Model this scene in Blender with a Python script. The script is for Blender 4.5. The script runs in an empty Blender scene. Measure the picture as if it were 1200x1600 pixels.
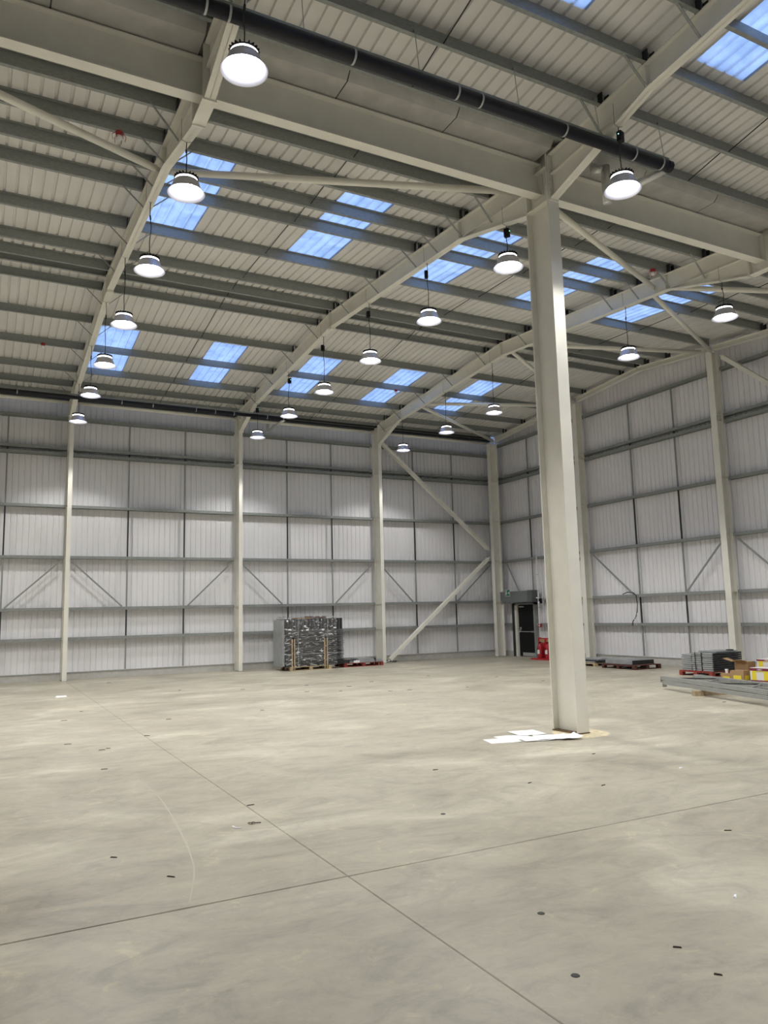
import bpy, math, random
from mathutils import Vector, Matrix
random.seed(7)

# ------------------------------------------------------------------ camera, sky, exposure
S = bpy.context.scene
C = S.collection
yaw, pitch, roll = 0.4834, 0.1334, -0.0244
fw = Vector((math.cos(pitch)*math.sin(yaw), math.cos(pitch)*math.cos(yaw), math.sin(pitch)))
rt = Vector((math.cos(yaw), -math.sin(yaw), 0)); up = rt.cross(fw)
r2 = math.cos(roll)*rt + math.sin(roll)*up; u2 = -math.sin(roll)*rt + math.cos(roll)*up
cam = bpy.data.cameras.new('camera'); co = bpy.data.objects.new('camera', cam); C.objects.link(co)
M = Matrix((r2, u2, -fw)).transposed().to_4x4(); M.translation = Vector((-17.8024, -24.2775, 1.7))
co.matrix_world = M
cam.sensor_fit = 'AUTO'; cam.sensor_width = 36; cam.lens = 1192.7/1600*36
cam.clip_end = 300
S.camera = co
w = bpy.data.worlds.new('dusk_sky'); S.world = w; w.use_nodes = True
bg = w.node_tree.nodes['Background']; bg.inputs[0].default_value = (0.38, 0.57, 1.0, 1); bg.inputs[1].default_value = 1.75
S.view_settings.view_transform = 'Standard'; S.view_settings.look = 'None'
S.view_settings.exposure = 0.0; S.view_settings.gamma = 1; S.view_settings.use_curve_mapping = False
LAMP_W = 465.0          # power of each high-bay lamp
LAMP_SPREAD = 122
LAMP_BLEND = .32

# ------------------------------------------------------------------ materials
def mat(name, col, rough=.5, metal=0., noise=0., scale=8., bump=0., col2=None, stretch=(1, 1, 1), spec=.5):
    m = bpy.data.materials.new(name); m.use_nodes = True; nt = m.node_tree
    b = nt.nodes['Principled BSDF']; b.inputs['Base Color'].default_value = (*col, 1)
    b.inputs['Roughness'].default_value = rough; b.inputs['Metallic'].default_value = metal
    b.inputs['Specular IOR Level'].default_value = spec
    if noise or bump:
        tc = nt.nodes.new('ShaderNodeTexCoord'); mp = nt.nodes.new('ShaderNodeMapping'); mp.inputs['Scale'].default_value = stretch
        n = nt.nodes.new('ShaderNodeTexNoise'); n.inputs['Scale'].default_value = scale; n.inputs['Detail'].default_value = 5
        nt.links.new(tc.outputs['Object'], mp.inputs[0]); nt.links.new(mp.outputs[0], n.inputs['Vector'])
        if noise:
            c2 = col2 or tuple(max(0, c*(1-noise)) for c in col)
            mr = nt.nodes.new('ShaderNodeMapRange'); mr.inputs[1].default_value = .35; mr.inputs[2].default_value = .65
            mx = nt.nodes.new('ShaderNodeMix'); mx.data_type = 'RGBA'
            mx.inputs['A'].default_value = (*col, 1); mx.inputs['B'].default_value = (*c2, 1)
            nt.links.new(n.outputs['Fac'], mr.inputs[0]); nt.links.new(mr.outputs[0], mx.inputs['Factor'])
            nt.links.new(mx.outputs['Result'], b.inputs['Base Color'])
        if bump:
            bp = nt.nodes.new('ShaderNodeBump'); bp.inputs['Strength'].default_value = bump; bp.inputs['Distance'].default_value = .01
            nt.links.new(n.outputs['Fac'], bp.inputs['Height']); nt.links.new(bp.outputs[0], b.inputs['Normal'])
    return m

def emit(name, col, st):
    m = bpy.data.materials.new(name); m.use_nodes = True; nt = m.node_tree
    b = nt.nodes['Principled BSDF']; b.inputs['Base Color'].default_value = (.8, .8, .8, 1)
    b.inputs['Emission Color'].default_value = (*col, 1); b.inputs['Emission Strength'].default_value = st
    return m

PAINT = mat('cream_steel_paint', (.86, .845, .765), .38, noise=.06, scale=3)
GALV = mat('galvanised_steel', (.32, .34, .33), .42, .15, noise=.18, scale=14, stretch=(1, 1, 3))
GALVL = mat('bright_galvanised_steel', (.52, .54, .53), .38, .3, noise=.2, scale=20)
DARK = mat('dark_steel', (.035, .038, .042), .5, .2)
LINER = mat('white_liner_paint', (.79, .78, .755), .45, noise=.05, scale=1.2)
WLINER = mat('white_wall_liner_paint', (.86, .855, .875), .38, noise=.05, scale=1.5, stretch=(1, 1, .3))
KERB = mat('kerb_concrete', (.56, .55, .52), .8, noise=.12, scale=6, bump=.2)
BLACKP = mat('black_pipe_plastic', (.016, .017, .024), .42, spec=.3)
BLACK = mat('black_paint', (.010, .010, .011), .5, spec=.2)
RUBBER = mat('black_cable_rubber', (.015, .015, .015), .6)
FOIL = mat('pipe_insulation_foil', (.72, .72, .70), .35, .7, bump=.8, scale=40)
RED = mat('red_plastic', (.42, .02, .03), .4)
REDW = mat('red_painted_wood', (.34, .055, .04), .7, noise=.35, scale=12)
BROWNW = mat('brown_red_wood', (.11, .038, .030), .75, noise=.4, scale=12)
WOOD = mat('pale_pallet_wood', (.50, .39, .24), .75, noise=.3, scale=14, stretch=(1, 1, 1))
CARD = mat('cardboard', (.42, .27, .14), .8, noise=.12, scale=10)
CARDB = mat('dark_cardboard', (.16, .09, .06), .8, noise=.2, scale=10)
WHITE = mat('white_card', (.75, .74, .72), .6)
PAPER = mat('white_paper', (.93, .93, .95), .7, noise=.03, scale=30)
YELLOW = mat('yellow_print', (.80, .66, .04), .55)
MAROON = mat('maroon_print', (.20, .02, .05), .55)
PANEL = mat('grey_steel_panel', (.40, .42, .43), .45, .3, noise=.15, scale=6)
PANELD = mat('dark_steel_panel', (.045, .048, .053), .5, .3, noise=.3, scale=9)
ALU = mat('spun_aluminium', (.66, .66, .74), .38, .6)
GREEN = mat('green_sign', (.01, .16, .10), .5)
SIGNW = mat('white_sign', (.8, .8, .8), .5)
SHUTTER = mat('grey_powder_coat', (.16, .18, .18), .45)
LEAF = mat('dry_brown_leaf', (.09, .045, .025), .8)
WIRE = mat('steel_wire', (.16, .16, .16), .5, .5)
DIFF = emit('lamp_diffuser', (.93, .95, 1.0), 38)
RING = emit('lamp_collar', (1.0, .98, .95), 10)
LED = emit('green_indicator', (.2, 1, .6), 4)

# polycarbonate rooflight: daylight really passes through it
def poly():
    m = bpy.data.materials.new('rooflight_polycarbonate'); m.use_nodes = True; nt = m.node_tree
    nt.nodes.remove(nt.nodes['Principled BSDF']); out = nt.nodes['Material Output']
    tr = nt.nodes.new('ShaderNodeBsdfTranslucent'); gl = nt.nodes.new('ShaderNodeBsdfGlossy'); mx = nt.nodes.new('ShaderNodeMixShader')
    gl.inputs['Roughness'].default_value = .3; mx.inputs[0].default_value = .04
    tc = nt.nodes.new('ShaderNodeTexCoord'); n = nt.nodes.new('ShaderNodeTexNoise'); n.inputs['Scale'].default_value = 2.2; n.inputs['Detail'].default_value = 6
    n.inputs['Distortion'].default_value = .6
    cr = nt.nodes.new('ShaderNodeValToRGB'); cr.color_ramp.elements[0].position = .3; cr.color_ramp.elements[0].color = (.50, .56, .66, 1)
    cr.color_ramp.elements[1].position = .68; cr.color_ramp.elements[1].color = (.86, .88, .92, 1)
    nt.links.new(tc.outputs['Object'], n.inputs['Vector']); nt.links.new(n.outputs['Fac'], cr.inputs[0]); nt.links.new(cr.outputs[0], tr.inputs[0])
    nt.links.new(tr.outputs[0], mx.inputs[1]); nt.links.new(gl.outputs[0], mx.inputs[2]); nt.links.new(mx.outputs[0], out.inputs[0])
    return m
POLY = poly()

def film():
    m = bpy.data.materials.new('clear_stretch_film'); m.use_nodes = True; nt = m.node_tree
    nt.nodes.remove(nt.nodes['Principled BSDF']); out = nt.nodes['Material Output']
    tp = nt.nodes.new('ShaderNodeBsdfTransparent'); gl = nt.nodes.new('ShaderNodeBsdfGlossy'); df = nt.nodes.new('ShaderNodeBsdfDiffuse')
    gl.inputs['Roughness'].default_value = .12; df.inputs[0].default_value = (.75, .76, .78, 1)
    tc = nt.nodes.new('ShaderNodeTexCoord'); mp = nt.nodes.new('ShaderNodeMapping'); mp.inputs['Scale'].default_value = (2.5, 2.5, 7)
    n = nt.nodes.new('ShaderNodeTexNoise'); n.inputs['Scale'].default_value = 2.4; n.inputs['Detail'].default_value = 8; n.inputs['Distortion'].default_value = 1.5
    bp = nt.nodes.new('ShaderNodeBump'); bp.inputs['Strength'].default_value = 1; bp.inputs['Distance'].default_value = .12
    mr = nt.nodes.new('ShaderNodeMapRange'); mr.inputs[1].default_value = .56; mr.inputs[2].default_value = .66; mr.inputs[3].default_value = .0; mr.inputs[4].default_value = .75  # milky white patches double as painted sparkle highlights on the crumpled film
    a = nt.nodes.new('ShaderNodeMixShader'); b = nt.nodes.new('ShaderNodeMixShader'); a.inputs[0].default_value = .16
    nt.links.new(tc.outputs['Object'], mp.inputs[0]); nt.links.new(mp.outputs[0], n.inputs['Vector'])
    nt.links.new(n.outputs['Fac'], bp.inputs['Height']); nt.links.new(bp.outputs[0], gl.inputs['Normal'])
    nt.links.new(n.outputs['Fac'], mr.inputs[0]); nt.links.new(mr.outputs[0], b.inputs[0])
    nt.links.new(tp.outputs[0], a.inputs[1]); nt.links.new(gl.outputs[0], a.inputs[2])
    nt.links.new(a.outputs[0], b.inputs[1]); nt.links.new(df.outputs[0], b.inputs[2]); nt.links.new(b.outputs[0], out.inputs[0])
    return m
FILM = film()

def concrete():
    m = bpy.data.materials.new('power_floated_concrete'); m.use_nodes = True; nt = m.node_tree; L = nt.links.new
    b = nt.nodes['Principled BSDF']; tc = nt.nodes.new('ShaderNodeTexCoord')
    def noise(sc, det, st, dist=0., rough=.55, rot=0):
        mp = nt.nodes.new('ShaderNodeMapping'); mp.inputs['Scale'].default_value = st; mp.inputs['Rotation'].default_value = (0, 0, rot)
        n = nt.nodes.new('ShaderNodeTexNoise'); n.inputs['Scale'].default_value = sc; n.inputs['Detail'].default_value = det
        n.inputs['Distortion'].default_value = dist; n.inputs['Roughness'].default_value = rough
        L(tc.outputs['Object'], mp.inputs[0]); L(mp.outputs[0], n.inputs['Vector']); return n.outputs['Fac']
    def ramp(f, stops):
        r = nt.nodes.new('ShaderNodeValToRGB'); e = r.color_ramp.elements
        while len(e) < len(stops): e.new(.5)
        for k, (p, c) in enumerate(stops): e[k].position = p; e[k].color = (*c, 1)
        L(f, r.inputs[0]); return r.outputs[0]
    def mult(a, c, f=1.):
        x = nt.nodes.new('ShaderNodeMix'); x.data_type = 'RGBA'; x.blend_type = 'MULTIPLY'; x.inputs['Factor'].default_value = f
        L(a, x.inputs['A']); L(c, x.inputs['B']); return x.outputs['Result']
    base = ramp(noise(.42, 8, (1, 1.6, 1), .9, .6, .5), [(.28, (.29, .262, .205)), (.44, (.39, .36, .285)), (.56, (.44, .408, .325)), (.68, (.56, .525, .425))])
    streak = ramp(noise(1.5, 9, (.8, 1.5, 1), 1.8, .68, -.45), [(.32, (.78, .78, .79)), (.5, (1, 1, 1)), (.70, (1.13, 1.13, 1.10))])
    fine = ramp(noise(11, 9, (1, 1.2, 1), .6, .75), [(.32, (.90, .90, .90)), (.5, (1, 1, 1)), (.66, (1.05, 1.05, 1.04))])
    pale = ramp(noise(2.6, 9, (1, 1, 1), 2.5, .65, .2), [(.60, (1, 1, 1)), (.68, (1.2, 1.19, 1.10))])
    c = mult(mult(mult(base, streak), fine), pale)
    L(c, b.inputs['Base Color'])
    rr = nt.nodes.new('ShaderNodeMapRange'); rr.inputs[3].default_value = .26; rr.inputs[4].default_value = .52
    L(noise(.8, 6, (1, 1, 1), .8), rr.inputs[0]); L(rr.outputs[0], b.inputs['Roughness'])
    bp = nt.nodes.new('ShaderNodeBump'); bp.inputs['Strength'].default_value = .12; bp.inputs['Distance'].default_value = .006
    L(noise(3, 6, (1, 1, 1), .5), bp.inputs['Height']); L(bp.outputs[0], b.inputs['Normal'])
    b.inputs['Specular IOR Level'].default_value = .55
    return m
CONC = concrete()

# ------------------------------------------------------------------ mesh helpers
class MB:
    def __init__(s): s.v = []; s.f = []
    def add(s, vs, fs):
        o = len(s.v); s.v += [tuple(p) for p in vs]; s.f += [tuple(i+o for i in f) for f in fs]
    def box(s, x0, x1, y0, y1, z0, z1):
        s.add([(x0, y0, z0), (x1, y0, z0), (x1, y1, z0), (x0, y1, z0), (x0, y0, z1), (x1, y0, z1), (x1, y1, z1), (x0, y1, z1)],
              [(0, 3, 2, 1), (4, 5, 6, 7), (0, 1, 5, 4), (1, 2, 6, 5), (2, 3, 7, 6), (3, 0, 4, 7)]); return s
    def sweep(s, pts, P, Q, a, b, caps=True):
        """section pts [(u,v)] in axes a,b extruded from P to Q"""
        P, Q, a, b = map(Vector, (P, Q, a, b)); n = len(pts)
        vs = [P+a*u+b*v for u, v in pts]+[Q+a*u+b*v for u, v in pts]
        fs = [(i, (i+1) % n, n+(i+1) % n, n+i) for i in range(n)]
        if caps: fs += [tuple(range(n))[::-1], tuple(range(n, 2*n))]
        s.add(vs, fs); return s
    def beam(s, P, Q, wd, hg, upv=(0, 0, 1)):
        P, Q = Vector(P), Vector(Q); d = (Q-P).normalized(); a = d.cross(Vector(upv)).normalized(); b = a.cross(d)
        return s.sweep([(-wd/2, -hg/2), (wd/2, -hg/2), (wd/2, hg/2), (-wd/2, hg/2)], P, Q, a, b)
    def tube(s, P, Q, r, n=12, r1=None):
        P, Q = Vector(P), Vector(Q); d = (Q-P).normalized(); t = Vector((0, 0, 1)) if abs(d.z) < .9 else Vector((1, 0, 0))
        a = d.cross(t).normalized(); b = a.cross(d); r1 = r if r1 is None else r1
        c = [(math.cos(2*math.pi*k/n), math.sin(2*math.pi*k/n)) for k in range(n)]
        vs = [P+a*u*r+b*v*r for u, v in c]+[Q+a*u*r1+b*v*r1 for u, v in c]
        s.add(vs, [(i, (i+1) % n, n+(i+1) % n, n+i) for i in range(n)]+[tuple(range(n))[::-1], tuple(range(n, 2*n))]); return s
    def path(s, pts, r, n=6):
        for p, q in zip(pts[:-1], pts[1:]): s.tube(p, q, r, n)
        return s
    def lathe(s, prof, c=(0, 0, 0), n=32, close=False):
        o = len(s.v); m = len(prof)
        for r, z in prof:
            for k in range(n): t = 2*math.pi*k/n; s.v.append((c[0]+r*math.cos(t), c[1]+r*math.sin(t), c[2]+z))
        for j in range(m-1):
            for k in range(n): s.f.append((o+j*n+k, o+j*n+(k+1) % n, o+(j+1)*n+(k+1) % n, o+(j+1)*n+k))
        if close: s.f.append(tuple(o+k for k in range(n))[::-1]); s.f.append(tuple(o+(m-1)*n+k for k in range(n)))
        return s
    def mesh(s, name, m, smooth=False):
        me = bpy.data.meshes.new(name); me.from_pydata(s.v, [], s.f); me.materials.append(m)
        if smooth:
            for p in me.polygons: p.use_smooth = True
        me.update(); return me
    def obj(s, name, m, parent=None, loc=None, smooth=False):
        return link(name, s.mesh(name, m, smooth), parent, loc)

def link(name, me, parent=None, loc=None, rz=0):
    o = bpy.data.objects.new(name, me); C.objects.link(o)
    if parent: o.parent = parent
    if loc: o.location = loc
    if rz: o.rotation_euler = (0, 0, rz)
    return o
def tag(o, label, cat, group=None):
    o['label'] = label; o['category'] = cat
    if group: o['group'] = group
    return o
def thing(name, label, cat, loc=(0, 0, 0), rz=0, group=None):
    o = link(name, None, None, loc, rz); o.empty_display_size = .2; return tag(o, label, cat, group)
def struct(name, me=None, loc=None):
    o = link(name, me, None, loc); o['kind'] = 'structure'; return o
def kids(o): return [c for c in bpy.data.objects if c.parent == o]
def copy_tree(o, parent=None, idx=None):
    c = o.copy(); C.objects.link(c); c.parent = parent
    for ch in CH.get(o.name, []): CH.setdefault(c.name, []).append(copy_tree(ch, c))
    return c
CH = {}
def reg(parent, child): CH.setdefault(parent.name, []).append(child); return child
def isec(w_, d, tf=.014, tw=.01):
    """I-section, flanges across u (width w_), depth along v (d), origin at mid"""
    a, h = w_/2, d/2
    return [(-a, -h), (a, -h), (a, -h+tf), (tw/2, -h+tf), (tw/2, h-tf), (a, h-tf), (a, h), (-a, h), (-a, h-tf), (-tw/2, h-tf), (-tw/2, -h+tf), (-a, -h+tf)]

# ------------------------------------------------------------------ key dimensions
FX = {1: -15.64, 2: -10.39, 3: -5.17}                  # frame lines in view
F0, FM = -20.87, -26.1                                 # frames left of the picture, behind the viewer
WA, WB = .77, .47                                      # inner faces of the wall liners (long wall y, gable wall x)
XL, YB = -26.6, -32.2                                  # far side and rear of the hall
VAL = 15.66
def tprime(t):
    if t <= 7.6: return t
    if t <= VAL: return 15.2-t
    if t <= 23.72: return t-16.12
    return 47.44-16.12-t
def roofz(t): return 8.60+.076*tprime(t)               # underside of purlins = top of rafters
def rbot(t):                                           # underside of rafters
    q = tprime(t) if t <= VAL else tprime(t)
    if q < 0: q = 0
    if t > 7.6 and t <= VAL and t > 13.44: return 8.38-(t-13.44)/1.96*.52
    if t > VAL and t < 17.88: return 8.38-(17.88-t)/1.96*.52
    if q < 1.49: return 7.87+q/1.49*.51
    return 8.38+(q-1.49)*(.42/6.11)
PURL = [-.42, .5, 1.68, 3.33, 5.03, 6.8, 7.45, 7.85, 8.68, 10.2, 11.85, 12.65, 13.5, 14.4, 15.06, 16.24, 17.02, 17.85, 18.7, 19.5, 21.15, 22.9, 23.57, 23.97, 24.8, 26.4, 28.1, 29.8]

# ------------------------------------------------------------------ floor
floor = struct('floor')
xs = [XL-.3, -15.602, WB+.4]; ys = [YB-.3, -19.452, WA+.4]
g = .005
for i in range(2):
    for j in range(2):
        x0, x1, y0, y1 = xs[i]+(.0022 if i else 0), xs[i+1]-(0 if i else .0022), ys[j]+(.006 if j else 0), ys[j+1]-(0 if j else .006)
        m = MB(); c = .004
        vs = [(x0, y0, -.15), (x1, y0, -.15), (x1, y1, -.15), (x0, y1, -.15), (x0, y0, -c), (x1, y0, -c), (x1, y1, -c), (x0, y1, -c),
              (x0+c, y0+c, 0), (x1-c, y0+c, 0), (x1-c, y1-c, 0), (x0+c, y1-c, 0)]
        m.add(vs, [(0, 3, 2, 1), (8, 9, 10, 11)]+[(k, (k+1) % 4, 4+(k+1) % 4, 4+k) for k in range(4)]+[(4+k, 4+(k+1) % 4, 8+(k+1) % 4, 8+k) for k in range(4)])
        m.obj('floor_slab', CONC, floor)
MB().box(XL-.3, WB+.4, YB-.3, WA+.4, -.2, -.149).obj('joint_filler', mat('joint_sealant', (.15, .13, .10), .8), floor)

# ------------------------------------------------------------------ walls
def cladding(L, pitch=.1667, w0=.022, w1=.04, dep=.028):
    """one liner sheet running up z, u along the wall, v = depth behind face"""
    pts = []; n = int(round(L/pitch))
    for k in range(n):
        u = k*pitch
        pts += [(u, dep), (u+w0*.5, dep), (u+w0*.5+.012, .004), (u+pitch*.5, 0), (u+pitch-.016, .004)]
    pts.append((n*pitch, dep)); return pts
def sheet(pts, z0f, z1f, axis, face, u0, sgn, name, m, parent):
    b = MB(); vs = []; fs = []
    for k, (u, v) in enumerate(pts):
        U = u0+u
        for z in (z0f(U), z1f(U)):
            vs.append((U, face+sgn*v, z) if axis == 'x' else (face+sgn*v, U, z))
    n = len(pts)
    for k in range(n-1): fs.append((2*k, 2*k+2, 2*k+3, 2*k+1))
    b.add(vs, fs); return b.obj(name, m, parent)
Zr = [1.19, 2.08, 3.63, 5.18, 6.79, 6.97, 7.92]
ZrB = Zr[:6]+[8.30]
def rail_sec(h=.085, d=.20, t=.006):
    # channel on its side: web on top, lips turned down, open below (u = away from the room, v = up)
    return [(0, 0), (0, h), (d, h), (d, 0), (d-t, 0), (d-t, h-t), (t, h-t), (t, 0)]
RS = rail_sec(); RSB = rail_sec(.085, .165)
def wall_parts(par, axis, face, sgn, segs, sags, diag_cols, kerb=True, cut=None, col_half=.07):
    """segs: list of (u0,u1) bays; sags: u of vertical ties; diag: (ucol, usag)"""
    a = (0, sgn, 0) if axis == 'x' else (sgn, 0, 0)
    P = (lambda u, v, z: (u, v, z)) if axis == 'x' else (lambda u, v, z: (v, u, z))
    rf = face-sgn*.225                    # front of rails
    for u0, u1 in segs:
        for z in Zr:
            if cut and cut[0] < (u0+u1)/2 < cut[1] and z < cut[2]:
                for p, q in ((u0+.05, cut[3]), (cut[4], u1-.05)):
                    MB().sweep(RS, P(p, rf, z-.03), P(q, rf, z-.03), a, (0, 0, 1)).obj('sheeting_rail', GALV, par)
            else:
                MB().sweep(RS, P(u0+.03, rf, z-.03), P(u1-.03, rf, z-.03), a, (0, 0, 1)).obj('sheeting_rail', GALV, par)
    for u in sags:
        zz = [.24]+Zr
        for k in range(len(zz)-1):
            if cut and cut[3] < u < cut[4] and zz[k] < 2: continue
            MB().box(*( (u-.022, u+.022, rf+sgn*.03 if sgn > 0 else rf-.06, rf+.06 if sgn > 0 else rf-.03) if axis == 'x' else
                        (min(rf+sgn*.03, rf+sgn*.06), max(rf+sgn*.03, rf+sgn*.06), u-.022, u+.022)), zz[k]+(.035 if k else 0), zz[k+1]-.035).obj('sag_rod', DARK if k % 2 else GALV, par)
    for uc, us in diag_cols:
        MB().beam(P(uc, rf-sgn*.02, 3.52), P(us, rf-sgn*.02, 2.14), .03, .045).obj('diagonal_tie', GALV, par)

wallL = struct('wall_left')
nL = 27
for k in range(nL):
    u0 = WB-(k+1)*1.0
    sheet(cladding(1.0), lambda U: .2, lambda U: 8.95, 'x', WA, u0, 1, 'cladding_sheet', WLINER, wallL)
fl = [XL, FM, F0, FX[1], FX[2], FX[3], .22]
wall_parts(wallL, 'x', WA, 1, list(zip(fl[:-1], fl[1:])),
           [-22.6, -24.3, -17.35, -19.1, -13.86, -12.1, -8.55, -6.87, -3.47, -1.72],
           [(-15.80, -17.27), (-15.49, -14.0), (-10.55, -11.98), (-10.22, -8.78), (-5.33, -6.79), (-5.0, -3.65), (-.12, -1.7)])
wallR = struct('wall_right')
topg = lambda U: roofz(max(0, min(31, -U)))+.24
DOOR = (-1.56, -.32, 2.0)
k = 0; u = WA
while u > YB:
    u0 = u-1.0
    def z0(U): return 2.02 if DOOR[0] <= U <= DOOR[1] else .2
    pts = cladding(1.0)
    if u0 < DOOR[1] and u > DOOR[0]:
        # split round the door opening
        for lo, hi, zz in ((u0, min(u, DOOR[0]), .2), (max(u0, DOOR[0]), min(u, DOOR[1]), 2.02), (max(u0, DOOR[1]), u, .2)):
            if hi-lo > .02:
                pp = [(a-(lo-u0), b) for a, b in pts if lo-1e-6 <= u0+a <= hi+1e-6]
                pp = [(0, pts[0][1])]+pp+[(hi-lo, .01)]
                sheet(pp, (lambda U, zz=zz: zz), topg, 'y', WB, lo, 1, 'cladding_sheet', WLINER, wallR)
    else:
        sheet(pts, lambda U: .2, topg, 'y', WB, u0, 1, 'cladding_sheet', WLINER, wallR)
    u = u0
GY = [.1, -4.62, -10.22, -15.66, -21.3, -26.6]
gl = [WA-.2]+[-4.62, -10.22, -15.66, -21.3, -26.6, YB]
def wall_parts_right():
    sags = [-1.5, -2.95, -6.73, -8.5, -12.1, -13.8, -17.5, -19.4, -23.2, -25]
    for (u0, u1) in zip(gl[:-1], gl[1:]):
        for z in ZrB:
            spans = [(u1+.03, u0-.03)]
            if z < 2.4 and u0 > 0: spans = [(DOOR[1]+.12, u0-.03), (u1+.03, DOOR[0]-.12)] if z < 2.0 else [(u1+.03, -1.95), ]
            for p, q in spans:
                MB().sweep(RSB, (WB-.19, p, z-.03), (WB-.19, q, z-.03), (1, 0, 0), (0, 0, 1)).obj('sheeting_rail', GALV, wallR)
    for u in sags:
        zz = [.24]+ZrB
        for k in range(len(zz)-1):
            if DOOR[0] < u < DOOR[1] and zz[k] < 2.05: continue
            MB().box(WB-.12, WB-.09, u-.022, u+.022, zz[k]+(.035 if k else 0), zz[k+1]-.035).obj('sag_rod', DARK if k % 2 else GALV, wallR)
    for uc, us in [(-.1, -.95), (-4.3, -3.1), (-4.85, -6.55), (-9.98, -8.62), (-10.45, -12.0), (-15.4, -13.95)]:
        MB().beam((WB-.205, uc, 3.52), (WB-.205, us, 2.14), .03, .045, (0, 0, 1)).obj('diagonal_tie', GALV, wallR)
wall_parts_right()
# the hall's other two walls, out of the picture
wallN = struct('wall_near'); MB().box(XL-.1, WB+.1, YB-.1, YB, 0, 9.0).obj('plain_liner', WLINER, wallN)
wallF = struct('wall_rear'); MB().box(XL-.1, XL, YB, WA+.1, 0, 9.3).obj('plain_liner', WLINER, wallF)
# backing skins so that no daylight leaks through the corrugated liners
MB().box(XL-.1, WB+.3, WA+.06, WA+.16, 0, 9.0).obj('outer_skin', WLINER, wallL)
b = MB(); b.box(WB+.06, WB+.16, DOOR[1], WA+.2, 0, 9.4).box(WB+.06, WB+.16, YB, DOOR[0], 0, 9.4).box(WB+.06, WB+.16, DOOR[0], DOOR[1], 2.0, 9.4)
b.obj('outer_skin', WLINER, wallR)
kl = struct('baseboard_left', MB().box(XL, WB, WA-.10, WA+.05, 0, .2).mesh('kerb', KERB))
MB().box(XL, WB, WA-.12, WA-.09, .2, .225).obj('flashing', GALVL, kl)
kr = struct('baseboard_right', MB().box(WB-.10, WB+.05, YB, DOOR[0]-.1, 0, .2).box(WB-.10, WB+.05, DOOR[1]+.1, WA, 0, .2).mesh('kerb', KERB))
MB().box(WB-.12, WB-.09, YB, DOOR[0]-.1, .2, .225).obj('flashing', GALVL, kr)

# ------------------------------------------------------------------ ceiling: liner sheets, rooflights, purlins
ceil = struct('ceiling')
PT = .193
SHW = 5*PT
def roof_profile():
    pts = []
    for k in range(5):
        u = k*PT
        pts += [(u, 0), (u+PT-.052, 0), (u+PT-.042, .034), (u+PT-.012, .034), ]
    pts.append((5*PT, 0)); return pts
RP = roof_profile()
shared = {}
def roof_sheet(x0, t0, t1, name, m):
    key = (round(t0, 2), round(t1, 2), name)
    if key not in shared:
        b = MB(); vs = []
        for u, v in RP:
            for t in (t0, t1): vs.append((u, -t, roofz(t+(1e-6 if t == t0 else -1e-6))+.205+v))
        b.add(vs, [(2*k, 2*k+1, 2*k+3, 2*k+2) for k in range(len(RP)-1)])
        shared[key] = b.mesh(name, m)
    return link(name, shared[key], ceil, (x0, 0, 0))
nsh = int((WB+.2-XL)/SHW)+1
XR = WB+.23
sky_cols = {3, 6, 9, 12, 15}
slopes = [(-.62, 7.6, (1.60, 4.55)), (7.6, 15.35, (10.15, 13.40)), (15.97, 23.72, (18.02, 21.3)), (23.72, 32.0, (26.2, 29.4))]
for k in range(-1, nsh):
    x0 = -2.88-SHW*(k-3)
    for a, b_, (s0, s1) in slopes:
        if k in sky_cols:
            roof_sheet(x0-SHW, a, s0, 'liner_sheet', LINER); roof_sheet(x0-SHW, s1, b_, 'liner_sheet', LINER)
            roof_sheet(x0-SHW, s0, s1, 'rooflight', POLY)
        else:
            roof_sheet(x0-SHW, a, b_, 'liner_sheet', LINER)
# outer roof skin above the liner, open over the rooflights
b = MB()
for a, b_, (s0, s1) in slopes:
    for k in range(-1, nsh):
        x1 = -2.88-SHW*(k-3); x0 = x1-SHW
        for p, q in (((a, s0), (s1, b_)) if k in sky_cols else ((a, b_),)):
            n = 4
            vs = [(x, -t, roofz(t+e)+.205+.06+h) for h in (0, .03) for x in (x0, x1) for t, e in ((p, 1e-6), (q, -1e-6))]
            b.add(vs, [(0, 1, 3, 2), (4, 6, 7, 5), (0, 4, 5, 1), (2, 3, 7, 6), (0, 2, 6, 4), (1, 5, 7, 3)])
b.obj('outer_roof_skin', LINER, ceil)
cap = MB(); cap.box(XL, XR, -.0-31.99, 1.0, 9.9, 9.92)
# verge upstands closing the gap at the ends
MB().box(WB+.16, WB+.3, YB, WA+.3, 8.2, 9.75).box(XL-.2, XL-.1, YB, WA+.3, 8.2, 9.75).obj('verge_closure', LINER, ceil)
MB().box(XL-.1, WB+.3, WA+.16, WA+.3, 8.2, 9.0).box(XL-.1, WB+.3, YB-.2, YB-.1, 8.2, 9.3).obj('eaves_closure', LINER, ceil)
# purlins (zed sections), one piece per bay
def zed(h=.2, f=.055, t=.01):
    return [(-f, 0), (t/2, 0), (t/2, h-t), (f, h-t), (f, h), (-t/2, h), (-t/2, t), (-f, t)]
ZS = zed()
bx = [XL+.02, FM, F0, FX[1], FX[2], FX[3], .10]
for t in PURL:
    s = 1 if t < 7.6 or VAL < t < 23.72 else -1
    for x0, x1 in zip(bx[:-1], bx[1:]):
        key = ('p', round(x1-x0, 3), s)
        if key not in shared:
            shared[key] = MB().sweep([(s*u, v) for u, v in ZS], (0, 0, 0), (x1-x0-.02, 0, 0), (0, 1, 0), (0, 0, 1)).mesh('purlin', GALV)
        link('purlin', shared[key], ceil, (x0+.01, -t, roofz(t)+.002))
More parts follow.
